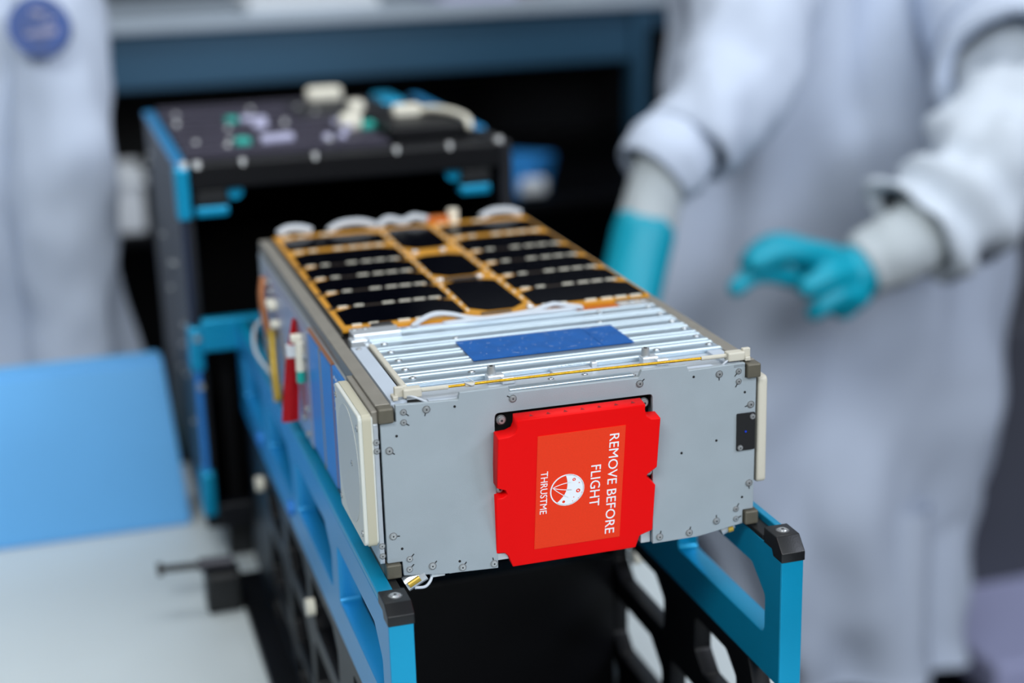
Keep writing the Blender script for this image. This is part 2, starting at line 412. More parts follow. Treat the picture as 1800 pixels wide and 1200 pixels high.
# top structure ------------------------------------------------------
top = box('front_ledge', ALU, .010, .2165, .0054, .036, .0955, .0982, sat, .0004)
for x, y in ((105.9, 16), (126.3, 15.7), (105.5, 22.4), (126.1, 23), (80.9, 12.8), (151.3, 11.4), (60, 18), (172, 18)):
    place('screw', SMS, top, (x*mm, y*mm, .0982), (-pi/2, 0, 0))
ft = box('clear_cover_strip', WHTM, .030, .072, .0075, .0125, .0982, .0990, top, .0002)
box('clear_cover_strip', WHTM, .155, .200, .0075, .0125, .0982, .0990, top, .0002)
box('cover_strip', ALUS, .076, .150, .007, .013, .0982, .1002, top, .0004)
# ribbed deck
prof = []
y0, y1 = .036, .1475
nrib = 6; pitch = .0186
pts = [(y0, .1)]
yy = .0465-pitch/2
for i in range(-1, nrib):
    c = .0558+i*pitch
    for off in (-.0027, .0027):
        for dy, dz in ((-.0021, 0), (-.0016, .0003), (-.0008, .0005), (0, .00055), (.0008, .0005), (.0016, .0003), (.0021, 0)):
            if y0 < c+off+dy < y1: pts.append((c+off+dy, .1+dz))
pts.append((y1, .1)); pts += [(y1, .0955), (y0, .0955)]
deck = plate('ribbed_deck', ALUS, pts, [], .0235, .2180, 'x', sat, label='ribbed aluminium deck plate')
for x, y in [(30.4, 139.3), (30.3, 121.5), (30.4, 103), (30.8, 84.2), (30.3, 65.2), (30.5, 47.7), (74.7, 116.6), (65.2, 46.3), (213, 121), (212.9, 101.2), (213.7, 83.3), (213.7, 64.6), (213.8, 46.1), (169.6, 116.3), (180.2, 47), (212.4, 139.5), (177.9, 139)]:
    place('screw', SM, deck, (x*mm, y*mm, .1001), (-pi/2, 0, random.random()*3))
lb = box('blue_plate', BLUL, .0718, .1530, .0652, .1068, .1006, .1010, sat, label='scratched blue reflective rectangle')
box('blue_plate', BLUL, .1533, .1731, .0652, .1055, .1006, .1010, sat, label='short blue reflective rectangle beside the longer one')
bm = bmesh.new(); random.seed(3)
for i in range(70):
    x, y = .075+random.random()*.094, .068+random.random()*.036; a = random.random()*pi; l = .0004+random.random()**3*.004
    add_box(bm, 0, l, 0, .00018, 0, .00006)
    bm.verts.ensure_lookup_table()
    for v in bm.verts[-8:]:
        c = Vector((v.co.x*cos(a)-v.co.y*sin(a), v.co.x*sin(a)+v.co.y*cos(a), v.co.z)); v.co = c+Vector((x, y, .1010))
put('scratches', tomesh(bm), WHTM, lb, kind='stuff')
text('engraved_number', '111030-2', WHTM, .0022, (.1145, .0375, .1002), (1, 0, 0), (0, 1, 0), deck, width=.018)
np_ = box('name_plate', ALU, .1085, .1325, .0285, .0340, .0982, .1000, sat, .0003)
box('hook', SILV, .1330, .1365, .030, .0335, .0982, .1025, np_, .0005)
# left white strip, cream bar
box('white_strip', WHTM, .0095, .0190, .012, .122, .0965, .1000, sat, .0003)
cb = box('cream_bar', CREAM2, .0205, .0240, .033, .122, .098, .1012, sat, .0008)
box('groove', DARK, .0192, .0203, .033, .122, .098, .0985, cb)
place('screw', SMS, cb, (.0135, .117, .1), (-pi/2, 0, 0))
box('white_strip', WHTM, .2075, .2165, .007, .035, .0965, .1000, sat, .0003)
# clip posts over the rod
for x in (.0735, .1675):
    c = box('rod_clip', SILV, x-.0045, x+.0055, .0255, .0325, .0982, .1030, sat, .0007)
    cyl('clip_screw', STEEL, (x-.001, .0305, .1025), (x-.001, .0305, .1075), .0026, c, 20, .0023)
    cyl('clip_socket', DARK, (x-.001, .0305, .1074), (x-.001, .0305, .1077), .0011, c, 6)
    box('clip_arm', SILV, x+.003, x+.0105, .022, .0265, .0982, .1020, c, .0006)
# antenna rod with connectors
rod = tube('antenna_rod', GROD, [(.030, .0135, .1040), (.11, .0118, .1043), (.2035, .0092, .1040)], .0008, sat, 10, 8)
tube('second_rod', GROD, [(.042, .0150, .1036), (.11, .0133, .1039), (.192, .0107, .1036)], .00055, rod, 8, 8)
for xa, xb in ((.0265, .0425), (.1925, .2080)):
    yA = .0135-(xa-.03)*.0248
    cyl('sleeve', CREAM2, (xa, yA, .1040), (xb, yA-.0004, .1040), .0013, rod, 12)
for xs, yy, s in ((.0165, .0137, 1), (.2080, .0092, -1)):
    c = box('rod_connector', CREAM2, xs, xs+.0105, yy-.0038, yy+.0030, .1010, .1062, sat, .0008, label='cream plug at the end of the golden rod')
    box('latch', CREAM2, (xs-.0045 if s > 0 else xs+.010), (xs+.001 if s > 0 else xs+.0150), yy-.0015, yy+.0015, .1015, .1075, c, .0006)
    box('latch_foot', CREAM2, (xs-.006 if s > 0 else xs+.0105), (xs-.003 if s > 0 else xs+.0140), yy-.004, yy+.003, .1005, .1030, c, .0005)
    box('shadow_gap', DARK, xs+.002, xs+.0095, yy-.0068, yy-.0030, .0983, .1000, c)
tube('lead', WIRE, [(.018, .012, .1015), (.021, .0062, .1030), (.0275, .0050, .1000), (.029, .0065, .0985)], .0007, sat, 8)
tube('lead', WIRE, [(.209, .008, .1015), (.206, .0050, .1015), (.203, .0055, .0990)], .0006, sat, 8)
tube('thread', WIRE, [(.0535, .014, .1050), (.0515, .011, .1062), (.0555, .0102, .1042), (.0575, .0128, .1052), (.0535, .014, .1078)], .0003, sat, 6)
box('knot', CREAM2, .0520, .0575, .0110, .0145, .1030, .1052, sat, .0007)
box('red_component', REDX, .049, .0575, .0065, .0090, .0983, .1000, sat, .0003)
box('red_component', REDX, .168, .178, .0065, .0090, .0983, .1000, sat, .0003)
# connector under front lower left corner
c = thing('x', None, None); bpy.data.objects.remove(c)
c = cyl('corner_connector', SILV, (.0115, .0065, -.0072), (.0225, .0065, -.0015), .0046, sat, 12)
cyl('connector_core', BRAS, (.0125, .0022, -.0060), (.0190, .0022, -.0025), .0018, c, 12)
tube('connector_lead', WIRE, [(.016, .003, -.0085), (.0225, .003, -.0085), (.0265, .005, -.004), (.025, .009, .001)], .0009, sat, 8)
c = cyl('corner_connector', SILV, (.205, .008, -.0045), (.213, .008, -.0010), .0034, sat, 12)
cyl('connector_core', BRAS, (.209, .0055, -.0035), (.212, .0055, -.0030), .0020, c, 12)

# solar panel --------------------------------------------------------
PZ = .1020
sp = plate('solar_panel', GOLD, rounded([(.0112, .1555), (.150, .1545), (.1505, .1585), (.196, .1575), (.1965, .163), (.2225, .1625), (.2225, .446), (.0112, .448)], .001), [], PZ-.0018, PZ, 'z', sat,
           label='gold edged board with black solar cells')
box('board_edge', RAIL2, .0106, .0112, .157, .447, PZ-.0045, PZ-.0004, sp)
box('under_film', KAP, .046, .078, .1495, .158, .0992, .1001, sp, .0002)
box('under_film', KAP, .118, .196, .1500, .159, .0992, .1001, sp, .0002)
def cell_poly(x0, x1, y0, y1, ch, four=False):
    c2 = ch if four else .0004
    return [(x0, y0+c2), (x0+c2, y0), (x1-c2, y0), (x1, y0+c2), (x1, y1-ch*.62), (x1-ch, y1), (x0+ch, y1), (x0, y1-ch*.62)]
rows_y = [(.1655, .2075), (.2115, .2490), (.2530, .2905), (.2945, .3310), (.3350, .3790), (.3920, .4330)]
for a, b in rows_y:
    for x0, x1 in ((.0150, .0950), (.1425, .2205)):
        plate('solar_cell', CELL, cell_poly(x0, x1, a, b, .0125), [], PZ, PZ+.0005, 'z', sp)
for a, b in ((.1650, .2480), (.2640, .3340), (.3580, .4370)):
    plate('solar_cell', CELL, cell_poly(.0995, .1370, a, b, .010, True), [], PZ, PZ+.0005, 'z', sp)
BUS = mat('dark_brown_bus', '#2E200E', .4)
for y in (.2095, .2510, .2925, .3330):
    for x0 in (.0270, .1545): box('bus_strip', BUS, x0, x0+.0600, y-.0018, y+.0018, PZ, PZ+.0003, sp)
bm = bmesh.new()
def dots(xc, y, n=5, w=.0014):
    for i in range(n):
        x = xc+(i-(n-1)/2)*w*1.12
        add_box(bm, x-w*.42, x+w*.42, y-.0011, y+.0011, PZ, PZ+.0009)
for gi, y in enumerate((.1635, .2102, .2512, .2932, .3340, .3855, .4405)):
    for xs0 in (0, .1275):
        for xc in (.0220, .0330, .0530, .0645, .0745, .0850):
            if gi == 6 and xc > .06: continue
            dots(xc+xs0, y, 4 if xc < .04 else 5)
for x in (.0975, .1400):
    for i in range(16):
        y = .172+i*.017
        add_box(bm, x-.0007, x+.0007, y-.002, y+.002, PZ, PZ+.0007)
put('silver_contacts', tomesh(bm), PAD, sp, kind='stuff')
for x, y in ((.1000, .2530), (.1290, .2530), (.104, .3450), (.126, .3450), (.1370, .1600)):
    c = box('diode', SILV, x-.0022, x+.0022, y-.0018, y+.0018, PZ, PZ+.0022, sp, .0006)
box('diode_strip', BLKP, .1025, .1270, .2500, .2560, PZ, PZ+.0016, sp, .0004)
box('diode_strip', BLKP, .1030, .1240, .1565, .1605, .1003, .1028, sp, .0006)
for gi, y in enumerate((.2102, .2512, .2932, .3340)):
    box('bus_bar', BLKA, .012, .0175, y-.0045, y+.0006, PZ, PZ+.0004, sp); box('bus_bar', BLKA, .0885, .0945, y-.0045, y+.0006, PZ, PZ+.0004, sp)
# hinge block and white harness
hb = box('hinge_block', SILV, .0140, .0445, .1345, .1500, .0975, .1040, sat, .0008)
box('hinge_cap', BLKP, .0290, .0430, .1480, .1560, .1000, .1048, hb, .0008)
box('hinge_step', SILV, .0115, .0220, .1300, .1400, .0960, .1015, hb, .0006)
box('hinge_plate', SILV, .0200, .0370, .1260, .1375, .0965, .0990, hb, .0005)
for x in (.017, .024): place('screw', SMS, hb, (x, .147, .104), (-pi/2, 0, 0))
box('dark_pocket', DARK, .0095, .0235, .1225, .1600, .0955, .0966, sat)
box('white_bracket', WHTM, .0430, .0900, .1460, .1520, .0985, .1012, sat, .0008)
for x in (.049, .056): box('slot', INK, x-.002, x+.002, .1475, .1490, .1012, .1014, sat)
hz = [(.055, .1520, .1010), (.063, .1550, .1045), (.072, .1570, .1065), (.082, .1560, .1055), (.092, .1530, .1030), (.103, .1500, .1020), (.118, .1500, .1022), (.135, .1515, .1030), (.150, .1545, .1052), (.158, .1540, .1040), (.170, .1510, .1020)]
tube('white_harness', WIRE, hz, .0011, sat, 8)
tube('white_harness', WIRE, [(x, y-.0025, z-.0004) for x, y, z in hz], .0011, sat, 8)
tube('white_harness', WIRE, [(.075, .1490, .1010), (.10, .1475, .1018), (.13, .1485, .1018), (.165, .1490, .1012)], .0018, sat, 8)
box('right_bracket', SILV, .197, .2175, .1480, .1610, .0975, .1000, sat, .0006)
for x, y in ((.2075, .1575), (.215, .1565)): place('screw', SMS, sat, (x, y, .1000), (-pi/2, 0, 0))
# white bundles at the rear end
tube('rear_harness', WIRE, [(.016, .449, .104), (.024, .450, .1070), (.034, .449, .1070), (.043, .449, .104)], .0035, sat, 8)
tube('rear_harness', WIRE, [(.057, .449, .103), (.068, .451, .1072), (.084, .451, .1075), (.096, .449, .104)], .0032, sat, 8)
tube('rear_harness', WIRE, [(.098, .452, .102), (.108, .454, .107), (.120, .453, .104), (.130, .454, .107), (.142, .451, .104)], .0032, sat, 8)
cyl('rear_plug', CRWH, (.162, .449, .102), (.162, .449, .112), .0048, sat, 14)
box('rear_film', KAP, .140, .158, .446, .456, .101, .107, sat, .001)
tube('rear_harness', WIRE, [(.186, .449, .103), (.197, .451, .1065), (.211, .450, .1065), (.221, .449, .103)], .0032, sat, 8)

# side faces ----------------------------------------------------------
rd = plate('radome_cover', CREAM, rounded([(.0022, .0205), (.070, .0205), (.070, .0965), (.0022, .0965)], .0035), [], -.0110, -.0028, 'x', sat, .0007, label='cream radome plate on the left side', smooth=False)
plate('radome_disc', mat('radome_disc_paint', '#C3C8C8', .5), [(.036+.030*cos(a*pi/24), .0585+.034*sin(a*pi/24)) for a in range(48)], [], -.0113, -.0110, 'x', rd)
plate('radome_edge', REDGE, rounded([(.0016, .0200), (.0706, .0200), (.0706, .0970), (.0016, .0970)], .0035), [], -.0088, -.0040, 'x', rd)
for y, z in ((.0062, .0890), (.0062, .0275), (.066, .0900), (.066, .0275), (.026, .062)): place('screw', SMS, rd, (-.0111, y, z), (0, 0, -pi/2))
plate('side_bracket', ALU, rounded([(.0022, .0090), (.074, .0090), (.074, .0915), (.0022, .0915)], .001), [], -.0028, -.0002, 'x', sat, .0003)
for z in (.081, .076, .020, .014): place('screw', SMS, sat, (-.0015, .0022, z), (0, 0, 0))
# tan upper step along rail beside the radome
box('rail_step', RAIL, -.0035, .0002, .003, .072, .0850, .0985, sat, .0006)
plate('radome_cover', CREAM2, rounded([(.0042, .0240), (.070, .0240), (.070, .0905), (.0042, .0905)], .0035), [], WX+.0006, WX+.0065, 'x', sat, .0012, label='cream radome plate on the right side')
side = box('side_panel', ALU, -.0012, .0036, .074, LY-.004, .0090, .0910, sat)
box('solar_edge_panel', BLUP, -.0030, -.0010, .078, .1215, .0100, .0905, sat, .0004)
bm = bmesh.new()
for i in range(5):
    for j in range(5): add_box(bm, -.0033, -.0029, .090+i*.006, .0915+i*.006, .064+j*.005, .0655+j*.005)
put('contact_dots', tomesh(bm), PAD, sat, kind='stuff')
box('frame_strip', COPP, -.0032, -.0010, .1225, .1245, .0100, .0900, sat)
box('frame_strip', COPP, -.0032, -.0010, .1225, .2080, .0895, .0912, sat)
for a, b in ((.1260, .1620), (.1650, .2060)):
    box('blue_side_cell', BLUP, -.0034, -.0010, a, b, .0080, .0885, sat, .0004)
box('frame_strip', BRAS, -.0036, -.0010, .1624, .1645, .0080, .0890, sat)
sp2 = box('access_plate', mat('lilac_silver_plate', '#A3A9BE', .35, .6), -.0040, -.0010, .2090, .4000, .0060, .0880, sat, .0006)
for y, z in ((.222, .012), (.222, .030), (.235, .020), (.215, .070), (.36, .080), (.30, .012), (.33, .014), (.39, .08), (.37, .085), (.246, .060)):
    cyl('bolt', STEEL, (-.0039, y, z), (-.0062, y, z), .0022, sp2, 12)
tube('copper_tube', COPP, [(-.006, .392, .083), (-.009, .384, .070), (-.009, .370, .052), (-.008, .362, .044)], .0030, sat)
tube('yellow_tube', BRAS, [(-.008, .350, .052), (-.010, .335, .028), (-.010, .325, .004)], .0034, sat)
tube('white_loop', WIRE, [(-.008, .372, .058), (-.016, .384, .046), (-.018, .376, .030), (-.012, .352, .020), (-.008, .345, .016)], .0016, sat)
cyl('white_connector', CRWH, (-.0066, .222, .078), (-.0072, .222, .058), .0032, sat)
cyl('teal_end', TEAL, (-.0072, .222, .058), (-.0074, .222, .050), .0030, sat)
cyl('round_stud', CRWH, (-.004, .232, .078), (-.011, .232, .078), .0032, sat)
for y, z in ((.345, .072), (.355, .072), (.338, .060)): cyl('round_stud', CRWH, (-.004, y, z), (-.010, y, z), .0032, sat)
# red pull tag
bm = bmesh.new()
P = [(-.0055, .248, .088, .0012), (-.0065, .248, .075, .0032), (-.0085, .250, .055, .0048), (-.0105, .252, .030, .0058), (-.0120, .253, .012, .0062)]
pv = []
for x, y, z, hw in P:
    pv.append([bm.verts.new((x+s*hw, y+dx, z)) for dx, s in ((0, -1), (-.0012, 0), (.001, 1))])
for i in range(len(P)-1):
    for j in range(2): bm.faces.new((pv[i][j], pv[i][j+1], pv[i+1][j+1], pv[i+1][j]))
bmesh.ops.solidify(bm, geom=bm.faces[:], thickness=.0006)
tg = put('pull_tag', tomesh(bm), mat('red_ribbon', '#D01020', .6), None)
tag(tg, 'red and white cloth pull tag hanging on the left side of the satellite', 'tag')
box('white_band', PRT, -.0120, -.0040, .2470, .2515, .0600, .0690, tg, .0005)

# ================================================================ RED COVER
kx = .16; y0c = -.011+kx*.088
vv = Vector((0, -kx, 1)).normalized(); nn = Vector((0, 1, kx)).normalized()
# local frame: a -> x, b -> depth behind face, c -> up in plane
XF = Matrix(((1, 0, 0), (0, nn.y, vv.y), (0, nn.z, vv.z))).to_4x4(); XF.translation = Vector((0, y0c, 0))
cov = thing('protective_cover', 'red plastic cover with orange sticker and white lettering on the satellite front', 'cover', (.113, y0c, 0))
o2 = [(74.8, 89.0, 0), (150.0, 88.8, 0), (150.0, 85.5, 0), (151.2, 81.2, 0), (154.2, 79.2, 0), (159.8, 79.0, .4), (159.6, 47.2, .3), (153.8, 43.2, 1.0), (153.8, 41.0, 1.0), (159.4, 35.3, .3), (159.4, 5.4, 0), (158.0, 4.6, 1.5),
      (151.5, 2.5, 1), (149.4, -5.3, .6), (74.2, -5.6, .6), (71.2, 2.2, 1), (69.0, 4.6, 1), (64.2, 4.9, .4), (63.9, 41.0, 0), (67.6, 41.2, .5), (70.0, 42.8, 1), (68.8, 45.6, .5), (63.7, 47.8, 0),
      (63.9, 79.2, .4), (70.2, 79.6, 0), (73.6, 81.0, 0), (74.8, 84.2, 0)]
body = plate('cover_body', REDP, rounded([(a*mm, b*mm, c*mm) for a, b, c in o2], seg=4), [], 0, .0092, 'y', cov, .0005, xf=XF)
def box_xf(name, m_, a0, a1, b0, b1, c0, c1, parent, bev=0., **k):
    bm = bmesh.new(); add_box(bm, a0, a1, b0, b1, c0, c1, bev); bm.transform(XF); return put(name, tomesh(bm), m_, parent, **k)
stk = box_xf('sticker', REDS, .0867, .1387, -.00025, .0001, .0043, .0776, cov, 0, label='orange red rectangular sticker')
def TX(a, b, c): return XF @ Vector((a, b, c))
def vtext(name, s, x, ztop, h, width, bold=0.):
    return text(name, s, PRT, h, TX(x, -.00025, ztop), -vv, (1, 0, 0), stk, .0001, bold, width)
vtext('lettering', 'REMOVE BEFORE', .1293, .0731, .0058, .0655, .0)
vtext('lettering', 'FLIGHT', .1190, .0544, .0060, .0268, .0)
vtext('lettering', 'THRUSTME', .0892, .0546, .0042, .0276, .0)
# round emblem: ring, white crescent with small spots, three curved ribs meeting at a hub
ec, er = Vector((.1052, .0408)), .0102
def em(name, poly, holes, b=-.0004, m_=PRT):
    return plate(name, m_, poly, holes, b, -.0002, 'y', stk, 0, xf=XF)
circ = [(ec.x+er*cos(a*pi/32), ec.y+er*sin(a*pi/32)) for a in range(64)]
ci = [(ec.x+er*.93*cos(a*pi/32), ec.y+er*.93*sin(a*pi/32)) for a in range(64)]
em('emblem_ring', circ, [ci])
def pol(a, r=1.): return (ec.x+er*r*cos(radians(a)), ec.y+er*r*sin(radians(a)))
a0, a1 = 97, -128
outer = [pol(a0+(a1-a0)*i/40, .97) for i in range(41)]
# inner edge bulges toward the lower right
p0, p1 = Vector(outer[-1]), Vector(outer[0]); cpt = Vector(pol(-22, .30))
inner = []
for i in range(1, 16):
    t = i/16; q = p0*(1-t)**2+cpt*2*t*(1-t)+p1*t*t; inner.append((q.x, q.y))
spots = []
for a, r, s in ((58, .72, .10), (28, .78, .04), (-12, .66, .13), (-18, .9, .03), (-52, .66, .035), (-66, .84, .03), (-104, .76, .09), (-42, .9, .025)):
    c = pol(a, r); spots.append([(c[0]+er*s*cos(q*pi/6), c[1]+er*s*sin(q*pi/6)) for q in range(12)])
em('emblem_moon', outer+inner, spots)
for a, r, s in ((-12, .66, .05), (58, .72, .035)):
    c = pol(a, r); em('emblem_spot', [(c[0]+er*s*cos(q*pi/4), c[1]+er*s*sin(q*pi/4)) for q in range(8)], [])
hub = Vector(pol(165, .88))
for a, r in ((66, .50), (-8, .26), (-82, .50)):
    e = Vector(pol(a, r)); d = (e-hub).normalized(); n = Vector((-d.y, d.x)); mid = (hub+e)/2+n*(.0012 if a > 0 else -.0008)
    L1, L2 = [], []
    for i in range(9):
        t = i/8; q = hub*(1-t)**2+mid*2*t*(1-t)+e*t*t; L1.append((q.x+n.x*.0002, q.y+n.y*.0002)); L2.append((q.x-n.x*.0002, q.y-n.y*.0002))
    em('emblem_rib', L1+L2[::-1], [])
# triangular marks on the top edge
for i in range(7):
    x = .0838+i*.0100
    bm = bmesh.new(); vs = [bm.verts.new(TX(x+dx, b, .0891)) for dx, b in ((-.0013, .0032), (.0013, .0032), (0, .0056))]
    f = bm.faces.new(vs); bmesh.ops.solidify(bm, geom=[f], thickness=.0002)
    put('triangle_mark', tomesh(bm), REDX, cov)
for x, z in ((.0695, .0845), (.1545, .0840), (.0672, .0440), (.1570, .0420)):
    o = place('cover_screw', SM, cov, (x, .0035, z), (0, 0, 0)); o.scale = (1.25, 2.4, 1.25)

# ================================================================ CRADLE (blue jig)
jig = thing('support_cradle', 'blue and black metal cradle holding up the satellite', 'cradle', (.113, .25, TZ))
F0, F1 = -.040, .588
def winrow(y0_, y1_, zt, zb, ch=.014, ch2=.0):
    return [(y0_, zt-ch, .006), (y0_+ch*1.3, zt, .006), (y1_, zt, .004), (y1_, zb+ch2+.002, .005), (y1_-ch2*1.2-.002, zb, .005), (y0_, zb, .006)]
upw = [(-.020, .110), (.132, .268), (.290, .410), (.432, .550)]
low = [(.020, .084), (.138, .237), (.258, .345), (.372, .455)]
for s, (xa, xb) in (('left', (-.009, .005)), ('right', (.2215, .2355))):
    out = [(F0, -.0875, .0005), (F0, -.008, .001), (F0+.010, -.0035, .002), (F1, -.0035, .001), (F1, -.0875, .002)]
    hs = [rounded(winrow(a, b, -.023, -.062), .004) for a, b in upw]
    wl = plate('side_wall', BLAF if s == 'left' else BLA, rounded(out), hs, xa, xb, 'x', jig, .0004, label='blue anodised side wall of the cradle')
    ox = (xa, xa+.009) if s == 'left' else (xb-.0045, xb)
    box('rail_guide', BLA, ox[0], ox[1], F0+.024, F1, -.0036, .0008 if s == 'left' else .0032, wl, .0006)
    ix = (xa+.009, xb) if s == 'left' else (xa, xb-.0046)
    box('slide_strip', BLKP, ix[0], ix[1], F0+.024, F1, -.0036, -.0004, wl, .0004)
    box('front_pillar', BLA, xa+.0002, xb-.0002, F0-.0006, F0+.004, -.0868, -.0075, wl, .0003)
    # black end cap with sloping front and countersunk screw
    cp = plate('end_cap', BLKP, rounded([(F0-.0012, -.0078, .0005), (F0-.0012, -.0022, .001), (F0+.0065, .0058, .0012), (F0+.0225, .0058, .0008), (F0+.0225, -.0040, .0005), (F0+.012, -.0040, .0005), (F0+.010, -.0078, .0005)] if s == 'right' else
               [(F0-.0012, -.0078, .0005), (F0-.0012, -.0020, .001), (F0+.0060, .0028, .0012), (F0+.0225, .0028, .0008), (F0+.0225, -.0040, .0005), (F0+.012, -.0040, .0005), (F0+.010, -.0078, .0005)]), [], xa-.0003, xb+.0005, 'x', wl, .0005)
    zc = .0058 if s == 'right' else .0028
    place('cap_screw', SM, wl, ((xa+xb)/2+.0005, F0+.0140, zc-.0001), (-pi/2, 0, 0)).scale = (1.75, 1, 1.75)
    # lower lattice
    hs = []
    for a, b in low: hs.append(rounded(winrow(a, b, -.0995, -.136, .012, .010), .004))
    for a, b in ((.020, .126), (.142, .239), (.258, .345), (.372, .455)): hs.append(rounded(winrow(a, b, -.152, -.198, .016, .010), .004))
    for a, b in ((-.010, .07), (.10, .20), (.23, .33), (.36, .46)): hs.append(rounded(winrow(a, b, -.208, -.232, .006, .006), .003))
    plate('lower_wall', BLKA, rounded([(-.030, -.2450+.010, 0), (-.030, -.160, .002), (.004, -.0875, .003), (F1, -.0875, 0), (F1, -.235, 0)]), hs, xa+.001, xb-.001, 'x', jig, .0004, label='black lower wall of the cradle with cutouts')
    sx = -1 if s == 'left' else 1; xo = xa if s == 'left' else xb
    for y in (.229, .481):
        cyl('knob', CRWH, (xo-.001*sx, y, -.120), (xo+.005*sx, y, -.120), .0064, jig, 24, label='cream round knob')
    for y in (.30, .46): cyl('bolt_cover', BLUP, (xo, y, -.072), (xo+.003*sx, y, -.072), .006, jig)
box('base_plate', BLKA, -.030, .262, -.12, .56, TZ, TZ+.010, jig, .001)
box('cross_beam', BLKA, .005, .2215, .235, .255, -.236, -.12, jig, .001)
box('cross_beam', BLKA, .005, .2215, .54, .560, -.236, -.02, jig, .001)
box('end_flange', BLA, -.040, .254, .578, .590, -.026, .004, jig, .002)

# ================================================================ CONTAINER (deployer)
dp = thing('deployment_container', 'large open black container behind the satellite', 'container', (.117, .75, TZ))
DX0, DX1, DY0, DY1, DZ0, DZ1 = -.048, .261, .602, .975, -.205, .139
box('left_wall', DSIDE, DX0, DX0+.012, DY0, DY1, DZ0, DZ1, dp, .001)
box('right_wall', DSIDE, DX1-.012, DX1, DY0, DY1, DZ0, DZ1, dp, .001)
box('top_wall', BLKA, DX0+.012, DX1-.012, DY0, DY1, DZ1-.014, DZ1-.002, dp, .001)
box('bottom_wall', BLKA, DX0+.012, DX1-.012, DY0, DY1, DZ0, DZ0+.012, dp, .001)
box('rear_wall', BLKD, DX0+.012, DX1-.012, DY1-.012, DY1, DZ0+.012, DZ1-.014, dp)
for a in ((DX0+.0121, DX0+.0135, DY0+.02, DY1-.012, DZ0+.012, DZ1-.014), (DX1-.0135, DX1-.0121, DY0+.02, DY1-.012, DZ0+.012, DZ1-.014)):
    box('lining', BLKD, *a, dp)
box('front_lintel', BLKA, DX0+.011, DX1-.011, DY0-.006, DY0+.010, DZ1-.022, DZ1+.001, dp, .002)
box('front_sill', DSIDE, DX0+.011, DX1-.011, DY0-.004, DY0+.012, DZ0, DZ0+.024, dp, .002)
box('lower_front_cover', BLKD, DX0+.024, -.012, DY0+.014, DY0+.02, DZ0+.012, -.03, dp)
box('edge_strip', BLAF, DX0-.001, DX0+.010, DY0-.004, DY1, DZ1-.003, DZ1+.002, dp, .001)
box('edge_strip', BLAF, DX1-.010, DX1+.001, DY0+.09, DY1, DZ1-.003, DZ1+.002, dp, .001)
for z0, z1 in ((.092, .139), (-.048, -.006), (-.190, -.145)):
    box('corner_clamp', BLA, DX0-.003, DX0+.010, DY0-.010, DY0+.010, z0, z1, dp, .003)
box('corner_post', mat('grey_anodised_post', '#2B3347', .4, .5), DX0-.0005, DX0+.006, DY0-.004, DY0+.002, DZ0+.02, .092, dp, .001)
box('corner_post', BLUP, DX0+.000, DX0+.006, DY0-.006, DY0-.003, DZ0+.02, -.030, dp, .001)
for sx, x in ((1, DX0+.014), (-1, DX1-.050)):
    lt = box('latch', BLA, x, x+.030, DY0+.004, DY0+.020, .091, .101, dp, .003)
    cyl('latch_knob', BLA, (x+(.036 if sx > 0 else -.006), DY0+.004, .113), (x+(.036 if sx > 0 else -.006), DY0+.012, .113), .0075, dp)
    box('latch_body', BLKP, x, x+.030, DY0, DY0+.02, .101, .117, dp, .003)
# screws; top ones near-white, their highlights painted into the colour
bt = [(DX0+.006, DY0-.006, DZ1+.002), (DX0+.018, DY0-.004, DZ1+.001), (DX1-.012, DY0+.002, DZ1+.002)]
for x in (.010, .075, .150, .200): bt.append((x, DY0-.004, DZ1+.001))
for x, y in ((.012, .70), (.006, .67), (.05, .70), (.02, .78), (.10, .66), (.08, .80), (.12, .85), (-.02, .70), (-.025, .84), (-.02, .90), (.11, .90), (.06, .91)): bt.append((x, y, DZ1+.004))
BOLT = mat('bolt_painted_glint', '#F2F4F4', .2, .2, spec=.9)  # whitish base stands in for specular glints on steel
for i, (x, y, z) in enumerate(bt): cyl('bolt', BOLT, (x, y, z-.003), (x, y, z+.003), .0034 if i < 3 else .0026, dp, 12)
for y, z in ((1.0, 0), ): pass
for y, z in ((.66, -.02), (.70, -.05), (.74, -.085), (.68, -.075), (.79, -.015), (.64, -.11), (.84, .03), (.93, .10), (.70, .03), (.75, .02), (.96, .085)):
    cyl('bolt', STEEL, (DX0+.001, y, z), (DX0-.003, y, z), .0022, dp, 12)
for z in (-.016, -.062): cyl('bolt', STEEL, (DX0+.004, DY0-.012, z), (DX0+.004, DY0-.004, z), .0030, dp, 12)
# ribbed top
rb = box('top_cover', DTOP, DX0+.012, .155, DY0+.045, DY1-.005, DZ1-.002, DZ1+.002, dp, .0005)
for i in range(9):
    y = DY0+.055+i*.038
    box('cover_rib', DTOP, DX0+.013, .153, y, y+.014, DZ1+.002, DZ1+.0045, rb, .0008)
box('electronics_box', BLKA, .160, .238, DY0+.06, DY0+.20, DZ1-.002, DZ1+.012, dp, .003)
box('electronics_box', DSIDE, .10, .21, DY0+.22, DY0+.34, DZ1-.002, DZ1+.006, dp, .003)
for x, y, m_, s in ((.030, .80, TEAL, .008), (.046, .80, LILA, .008), (.058, .79, LILA, .008), (.052, .75, LILA, .009), (.022, .655, TEAL, .009), (.045, .66, LILA, .007), (.056, .662, LILA, .007), (.066, .664, LILA, .007),
                    (.152, .705, TEAL, .009), (.128, .73, LILA, .007), (.10, .64, LILA, .005), (.115, .645, LILA, .005), (.13, .70, LILA, .006)):
    box('terminal', m_, x-s*.8, x+s*.8, y+.03-s, y+.03+s, DZ1+.002, DZ1+.009, dp, .002)
